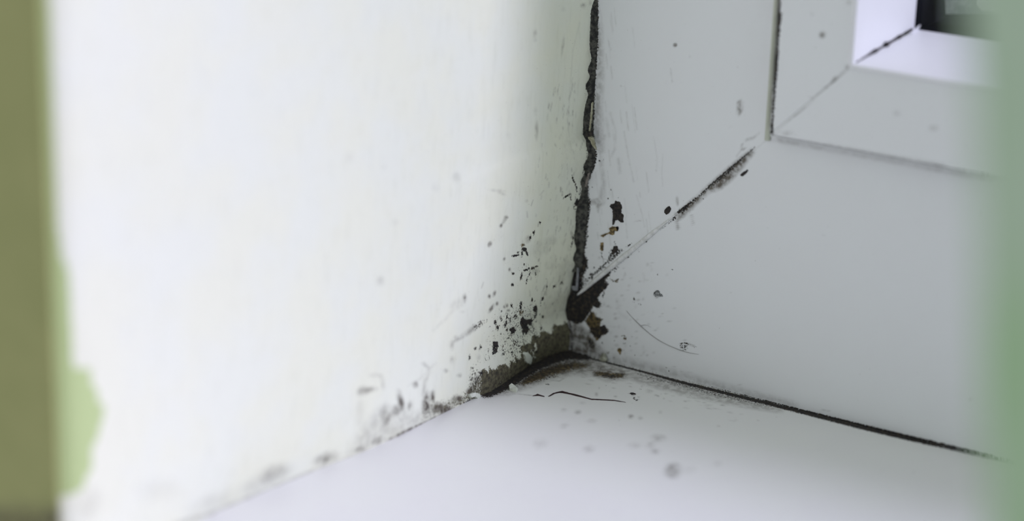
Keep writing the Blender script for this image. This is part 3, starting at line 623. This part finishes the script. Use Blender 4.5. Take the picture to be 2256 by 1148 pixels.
SF.line('F', [(1702, 300), (1760, 248), (1820, 193), (1868, 150)], [.9, .8, 1.4, 1.6], 0.5, 3)
SF.line('M', [(1832, 182), (1845, 170)], 1.8, .6, 4)
SF.line('F', [(1760, 310), (1850, 325), (1960, 345), (2080, 366)], [2, 3, 4, 4], .3, 7)
us = spaced((XS, XB + 0.001, 0.00035)); vs = spaced((0, 0.05, 0.0005), (0.05, XE - 0.06, 0.03))
keep(grid_solid('sash_stile', skew_stile(0, 0, -0.003, us, vs), (0, 0.05, 0), MAT_PVC, field=SF, flip=True), win)
zz = spaced((ZS, ZB + 0.001, 0.00035)); xx = spaced((0, 0.06, 0.0005), (0.06, XE - 0.07, 0.03))
Zr, Xr = np.meshgrid(zz, xx, indexing='ij')
keep(grid_solid('sash_rail', np.stack([Zr - dz + Xr, np.full(Zr.shape, -0.003), Zr], -1), (0, 0.05, 0), MAT_PVC, field=SF), win)
# pale seal lip seen as a thin green-tinted stripe left of the sash
tube_pts = [(XS - 0.0019, 0.0, dz + XS - 0.0021), (XS - 0.0019, 0.0, XE - 0.05)]
keep(tube('seal_lip', tube_pts, 0.0006, MAT_GASKET, n=10), win)
keep(box('gasket', (XS - 0.0002, -0.0018, ZS), (XS + 0.0004, 0.001, XE - 0.05), MAT_RUBBER), win)
keep(box('gasket', (XS, -0.0018, ZS - 0.0004), (XE - 0.02, 0.001, ZS + 0.0002), MAT_RUBBER), win)

# glazing bead: rounded front edge then a steep face back to the glass
def bead(vertical):
    prof = [(0.0, -0.003), (0.0001, -0.0036), (0.0005, -0.0040), (0.0010, -0.0038), (0.0013, -0.0030), (0.0018, -0.0015), (XI - XB, 0.012), (XI - XB, 0.0132), (-0.001, 0.0132), (-0.001, -0.002)]
    n_ = len(prof); V = []
    L0 = np.array([0, 0.02, 0.06, 0.15, XE - 0.07])
    for s in L0:
        for (o, y) in prof:
            if vertical: V.append((XB + o, y, ZB + o + s))
            else: V.append((XB + o + s, y, ZB + o))
    Fc = []
    for i in range(len(L0) - 1):
        for k in range(n_):
            q = (i * n_ + k, i * n_ + (k + 1) % n_, (i + 1) * n_ + (k + 1) % n_, (i + 1) * n_ + k); Fc.append(q)
    Fc.append(tuple(range(n_))); Fc.append(tuple(range((len(L0) - 1) * n_, len(L0) * n_)))
    me = bpy.data.meshes.new('glazing_bead'); me.from_pydata(V, [], Fc)
    bm = bmesh.new(); bm.from_mesh(me); bmesh.ops.recalc_face_normals(bm, faces=bm.faces); bm.to_mesh(me); bm.free()
    return keep(mesh_obj('glazing_bead', me, MAT_BEAD), win)
bead(True); bead(False)
# dirt packed in the bead mitre
mp, mrad = [], []
for i in range(44):
    t = i / 43; o = 0.0012 + (XI - XB - 0.0012) * t; y = -0.003 + 0.015 * t
    mp.append((XB + o + 0.0001 + rng.uniform(-.00006, .00006), y, ZB + o + 0.0001)); mrad.append(0.00024 + 0.00014 * rng.rand() - 0.0001 * (t < .15) + 0.0005 * math.exp(-((t - 0.52) / 0.035) ** 2) + 0.00025 * math.exp(-((t - 0.3) / 0.06) ** 2) + .0002 * math.exp(-((t - .75) / .03) ** 2))
keep(tube('mitre_dirt', mp, mrad, MAT_MOULD, n=7), win)
# rubber line against the glass and a torn white tip of seal at the corner
tip = [on(x, y, 1, yv) for x, y, yv in [(2006, 76, .0105), (2002, 75, .0095), (2009, 68, .0095), (2017, 62, .0095), (2026, 55, .011), (2024, 62, .013), (2020, 68, .013), (2017, 77, .0125)]]
k = len(tip); V = [tuple(p) for p in tip] + [(p[0], p[1] + 0.0006, p[2]) for p in tip]
Fc = [tuple(range(k)), tuple(range(k, 2 * k))[::-1]] + [(i, (i + 1) % k, (i + 1) % k + k, i + k) for i in range(k)]
me = bpy.data.meshes.new('seal_tip'); me.from_pydata(V, [], Fc)
bm = bmesh.new(); bm.from_mesh(me); bmesh.ops.recalc_face_normals(bm, faces=bm.faces); bm.to_mesh(me); bm.free()
keep(mesh_obj('seal_tip', me, MAT_BEAD), win)
keep(box('glass_pane', (XI - 0.002, 0.0146, ZI - 0.002), (XE, 0.0186, XE - 0.05), MAT_GLASS), win)

keep(box('glazing_spacer', (XI - 0.012, 0.0133, ZI - 0.012), (XI + 0.0002, 0.048, XE - 0.05), MAT_DARK), win)
keep(box('glazing_spacer', (XI - 0.012, 0.0133, ZI - 0.012), (XE, 0.048, ZI), MAT_DARK), win)

# crusts standing on the frame, the best defined ones
nF = (0, -1, 0)
for nm, mt, par, pl, pts in [
    ('mould_patch', MAT_MOULD, fs, on_frame, [(1355, 442), (1360, 443), (1366, 444), (1369, 450), (1371, 456), (1369, 463), (1370, 470), (1375, 475), (1373, 484), (1375, 490), (1368, 491), (1362, 485), (1356, 486), (1353, 495), (1349, 497), (1350, 474), (1349, 460), (1343, 454), (1346, 449), (1354, 448)]),
    ('mould_patch', MAT_OCHRE, fs, on_frame, [(1342, 503), (1349, 498), (1358, 500), (1363, 500), (1362, 509), (1355, 508), (1353, 517), (1348, 518), (1341, 515), (1334, 518), (1329, 523), (1321, 520), (1328, 517), (1339, 513), (1344, 509)]),
    ('mould_patch', MAT_MOULD, fs, on_frame, [(1357, 500), (1363, 499), (1363, 507), (1359, 508)]),
    ('mould_patch', MAT_MOULD, fs, on_frame, [(1465, 470), (1464, 464), (1468, 457), (1473, 454), (1478, 458), (1478, 463), (1474, 470), (1469, 473)]),
    ('mould_patch', MAT_OCHRE, fs, on_frame, [(1324, 534), (1329, 534), (1330, 545), (1329, 553), (1325, 554), (1322, 549)]),
    ('mould_patch', MAT_MOULD, fs, on_frame, [(1346, 551), (1351, 549), (1352, 542), (1361, 542), (1361, 551), (1357, 557), (1350, 557)]),
    ('mould_patch', MAT_MOULD, frl, on_frame, [(1632, 388), (1631, 384), (1640, 378), (1647, 373), (1649, 376), (1643, 383), (1637, 388)]),
    ('mould_patch', MAT_GREYM, frl, on_frame, [(1440, 646), (1443, 642), (1449, 639), (1454, 642), (1454, 646), (1459, 648), (1461, 653), (1453, 654), (1449, 652), (1444, 654), (1440, 650)]),
    ('mould_patch', MAT_OCHRE, frl, on_frame, [(1361, 769), (1366, 766), (1371, 769), (1369, 775), (1366, 782), (1364, 776), (1361, 773)]),
    ('mould_patch', MAT_MOULD, frl, on_frame, [(1417, 527), (1426, 526), (1424, 534), (1419, 532)]),
    ('mould_patch', MAT_MOULD, frl, on_frame, [(1332, 716), (1337, 724), (1340, 731), (1333, 737), (1327, 736), (1327, 729), (1320, 727), (1322, 719)])]:
    o = patch(nm, pts, pl, nF, mt, win, 0.5, 1.5, 0.00014)
    o.parent = par; o.matrix_parent_inverse = Matrix.Identity(4)

# ------------------------------------------------------------------ sealant in the joint between plaster and frame
RGT = [(1318, -60), (1318, 30), (1317, 95), (1314, 140), (1312, 185), (1309, 240), (1308, 285), (1309, 305), (1311, 320), (1313, 345), (1309, 365), (1303, 384), (1296, 400), (1295, 430), (1298, 446), (1296, 468),
       (1293, 490), (1290, 530), (1286, 558), (1284, 590), (1279, 600)]
rp = np.array([on(x, y, 1, -0.0002) for x, y in RGT])[::-1]
zl = np.linspace(rp[0, 2], rp[-1, 2], 260); V = []; Fc = []; K = 7
for i, z in enumerate(zl):
    x1 = np.interp(z, rp[:, 2], rp[:, 0]) - 0.0002; x0 = float(xe(z)) - 0.0012
    for k in range(K):
        t = k / (K - 1); V.append((x0 + (x1 - x0) * t, -0.0001 - (0.0009 * math.sin(math.pi * (0.15 + 0.85 * t)) * (0.7 + 0.5 * math.sin(z * 900 + 3 * math.sin(z * 310)))) + rng.normal(0, 0.00006), z))
n_ = len(zl)
base = len(V)
for i, z in enumerate(zl):
    V.append((V[i * K][0], 0.0006, z)); V.append((V[i * K + K - 1][0], 0.0006, z))
for i in range(n_ - 1):
    for k in range(K - 1): Fc.append((i * K + k, i * K + k + 1, (i + 1) * K + k + 1, (i + 1) * K + k))
    a, b = base + 2 * i, base + 2 * i + 1
    Fc += [(i * K + K - 1, b, b + 2, (i + 1) * K + K - 1), (b, a, a + 2, b + 2), (a, i * K, (i + 1) * K, a + 2)]
Fc.append(tuple([base] + [base + 1] + [K - 1 - k for k in range(K)])); j = n_ - 1
Fc.append(tuple([j * K + k for k in range(K)] + [base + 2 * j + 1, base + 2 * j]))
me = bpy.data.meshes.new('sealant_strip'); me.from_pydata(V, [], Fc)
for p in me.polygons: p.use_smooth = len(p.vertices) == 4
bm = bmesh.new(); bm.from_mesh(me); bmesh.ops.recalc_face_normals(bm, faces=bm.faces); bm.to_mesh(me); bm.free()
seal = tag(mesh_obj('sealant_strip', me, MAT_SEAL), 'blackened crumbling sealant strip in the vertical joint between wall and window frame', 'sealant')
# cream blob of filler peeping out of the joint, and a pale fibre below it
q = patch('filler_lump', [(1297, 300), (1303, 299), (1308, 303), (1311, 312), (1312, 320), (1316, 330), (1311, 325), (1306, 318), (1303, 309), (1298, 304)], lambda x, y: on(x, y, 1, -0.0011), nF, MAT_CREAM, seal, 0.3, 2, 0.0005)
q['label'] = 'cream filler lump'
patch('mould_patch', [(1291, 296), (1297, 291), (1303, 289), (1307, 292), (1307, 298), (1300, 299), (1293, 300)], lambda x, y: on(x, y, 1, -0.0013), nF, MAT_MOULD, seal, 0.8, 1.6, 0.0006)
patch('pale_streak', [(1305, 225), (1307, 225), (1304.5, 262), (1300.5, 290), (1299, 290), (1302.5, 258)], lambda x, y: on(x, y, 1, -0.0012), nF, MAT_CREAM, seal, 0.3, 2, 0.0004)['label'] = 'thin pale streak of filler'
patch('pale_streak', [(1298, 380), (1300, 380), (1296, 398), (1293, 412), (1290, 412), (1293, 396)], lambda x, y: on(x, y, 1, -0.0012), nF, simple('grey_brown_filler', srgb(105, 98, 92), srgb(135, 128, 120), 900), seal, 0.3, 2, 0.0004)
# short grey edge of an old trim showing in the gap
pA = [on(x, y, 1, -0.0006) for x, y in [(1273, 590), (1272.5, 610), (1271, 630), (1270, 640)]]
edge = tag(tube('plastic_sliver', pA, [0.00022, 0.00028, 0.0003, 0.0003], simple('grey_plastic', srgb(140, 142, 146), srgb(120, 122, 124), 900), n=8),
           'short grey sliver of plastic standing in the gap just above the mouldy corner', 'sliver')
patch('torn_end', [(1260, 630), (1266, 629), (1272, 632), (1272, 640), (1266, 640), (1261, 636)], lambda x, y: on(x, y, 1, -0.0007), nF, edge.data.materials[0], edge, 0.4, 2, 0.0003)

# ------------------------------------------------------------------ loose things
hp = [on(x, y, 1, -0.00012) for x, y in [(1380, 685), (1391, 698), (1403, 710), (1412, 719), (1420, 726), (1434, 738), (1448, 748), (1460, 755), (1474, 762), (1498, 772), (1520, 778), (1540, 781)]]
hair = tag(tube('hair', hp, [.00003, .00004, .00006, .00007, .00006, .00006, .00006, .00005, .00005, .00005, .00004, .00002], MAT_HAIR, n=5), 'fine curved grey hair stuck on the lower window frame', 'hair')
hb = [on(x, y, 1, -0.00012) for x, y in [(1412, 718), (1419, 716), (1426, 717), (1434, 721)]]
tube('side_strand', hb, [.00004, .00004, .00003, .00002], MAT_HAIR, hair, n=5)
# crumb of filler standing on the joint
bm = bmesh.new(); bmesh.ops.create_icosphere(bm, subdivisions=3, radius=1)
cc = on(1329, 805, 1, -0.0008)
for v in bm.verts:
    s = 1 + 0.22 * math.sin(v.co.x * 5 + 1) * math.sin(v.co.z * 4) + 0.1 * math.sin(v.co.y * 9)
    tz = v.co.z; v.co = Vector((cc[0] + v.co.x * s * 0.00062 * (1.25 - 0.55 * tz), -0.0008 + v.co.y * s * 0.0006, 0.00085 + tz * s * 0.0010))
me = bpy.data.meshes.new('crumb'); bm.to_mesh(me); bm.free()
for p in me.polygons: p.use_smooth = True
tag(mesh_obj('crumb', me, simple('crumb_grey', srgb(120, 120, 106), srgb(176, 178, 160), 1300)), 'tiny pale grey crumb standing on the sill joint right of the corner', 'crumb')
# loose flake on the sill beside the wall lip
def flake(name, pts, label):
    V = []; k = len(pts)
    P_ = [on_sill(x, y) for x, y in pts]
    for j, h in ((0, .00002), (1, .0004)):
        for i, p in enumerate(P_): V.append((p[0], p[1], h + 0.0004 * (0.5 + 0.5 * math.sin(i * 1.7)) * j))
    Fc = [tuple(range(k)), tuple(range(k, 2 * k))] + [(i, (i + 1) % k, (i + 1) % k + k, i + k) for i in range(k)]
    me = bpy.data.meshes.new(name); me.from_pydata(V, [], Fc)
    bm = bmesh.new(); bm.from_mesh(me); bmesh.ops.recalc_face_normals(bm, faces=bm.faces); bm.to_mesh(me); bm.free()
    return tag(mesh_obj(name, me, MAT_FLAKE), label, 'paint flake')
flake('paint_flake', [(1121, 855), (1127, 852), (1136, 856), (1141, 861), (1137, 865), (1129, 863), (1123, 861)], 'small loose white paint flake on the sill under the bare plaster lip')
chip = patch('paint_chip', [(1031, 869), (1042, 865), (1053, 868), (1057, 874), (1050, 880), (1043, 874), (1036, 877), (1032, 874)], on_wall, (0.9, -0.2, 0.4), MAT_FLAKE, reveal, 0.3, 2, 0.0006)
chip.parent = None
tag(chip, 'curled white paint chip at the wall foot where the bare plaster strip ends', 'paint chip')

# green curtain hanging close to the camera, at the right edge
U = np.linspace(0, 0.34, 120); Zc = np.linspace(-0.25, 0.62, 60)
fwd = R[2]; rt = R[0]
base = CAM + fwd * 0.285
ez = lambda z: 0.0
P = np.zeros((len(U), len(Zc), 3))
p0 = CAM + R.T @ (np.array([(2205 - CX) / FPX, 0, 1.0]) * 0.225)
for i, u in enumerate(U):
    for j, z in enumerate(Zc):
        k = z - p0[2]
        fold = 0.012 * math.sin(u * 75 + 0.6 * math.sin(k * 4)) * min(1, u / 0.02)
        P[i, j] = (p0[0] - 0.19 * k + u + 0.0012 * math.sin(k * 60) , p0[1] - 0.004 + fold - 0.1 * u, z)
cur = tag(grid_solid('curtain', P, (0, -0.0014, 0), MAT_CLOTH), 'out of focus green curtain hanging at the right edge', 'curtain')

# ------------------------------------------------------------------ outside, behind the pane
ledge = tag(box('outer_ledge', (-0.9, 0.06, -0.20), (0.9, 0.9, -0.10), MAT_DARK, bevel=0.01), 'near black ledge outside the window pane', 'ledge')
wallo = tag(box('outer_wall', (-0.9, 0.9, -0.20), (0.05, 1.0, 0.30), MAT_DARK, bevel=0.01), 'black outer wall seen dimly through the glass', 'outer wall')
def scrap(name, pts, yv, th, mat, label):
    P_ = [on(x, y, 1, yv) for x, y in pts]; k = len(P_)
    V = [tuple(p) for p in P_] + [(p[0], p[1] + th, p[2]) for p in P_]
    Fc = [tuple(range(k)), tuple(range(k, 2 * k))] + [(i, (i + 1) % k, (i + 1) % k + k, i + k) for i in range(k)]
    me = bpy.data.meshes.new(name); me.from_pydata(V, [], Fc)
    bm = bmesh.new(); bm.from_mesh(me); bmesh.ops.recalc_face_normals(bm, faces=bm.faces); bm.to_mesh(me); bm.free()
    return tag(mesh_obj(name, me, mat), label, name.split('_')[-1])
scrap('plastic_block', [(2079, -60), (2083, 31), (2160, 31), (2230, 36), (2230, -60)], 0.0208, 0.003, MAT_PALE, 'scuffed grey block behind the dark glass in the top right corner')
scrap('plastic_wedge', [(2156, -50), (2149, 10), (2160, 24), (2230, 30), (2230, -50)], 0.0198, 0.0008, MAT_PALE2, 'pale wedge shaped piece overlapping the scuffed block behind the glass')
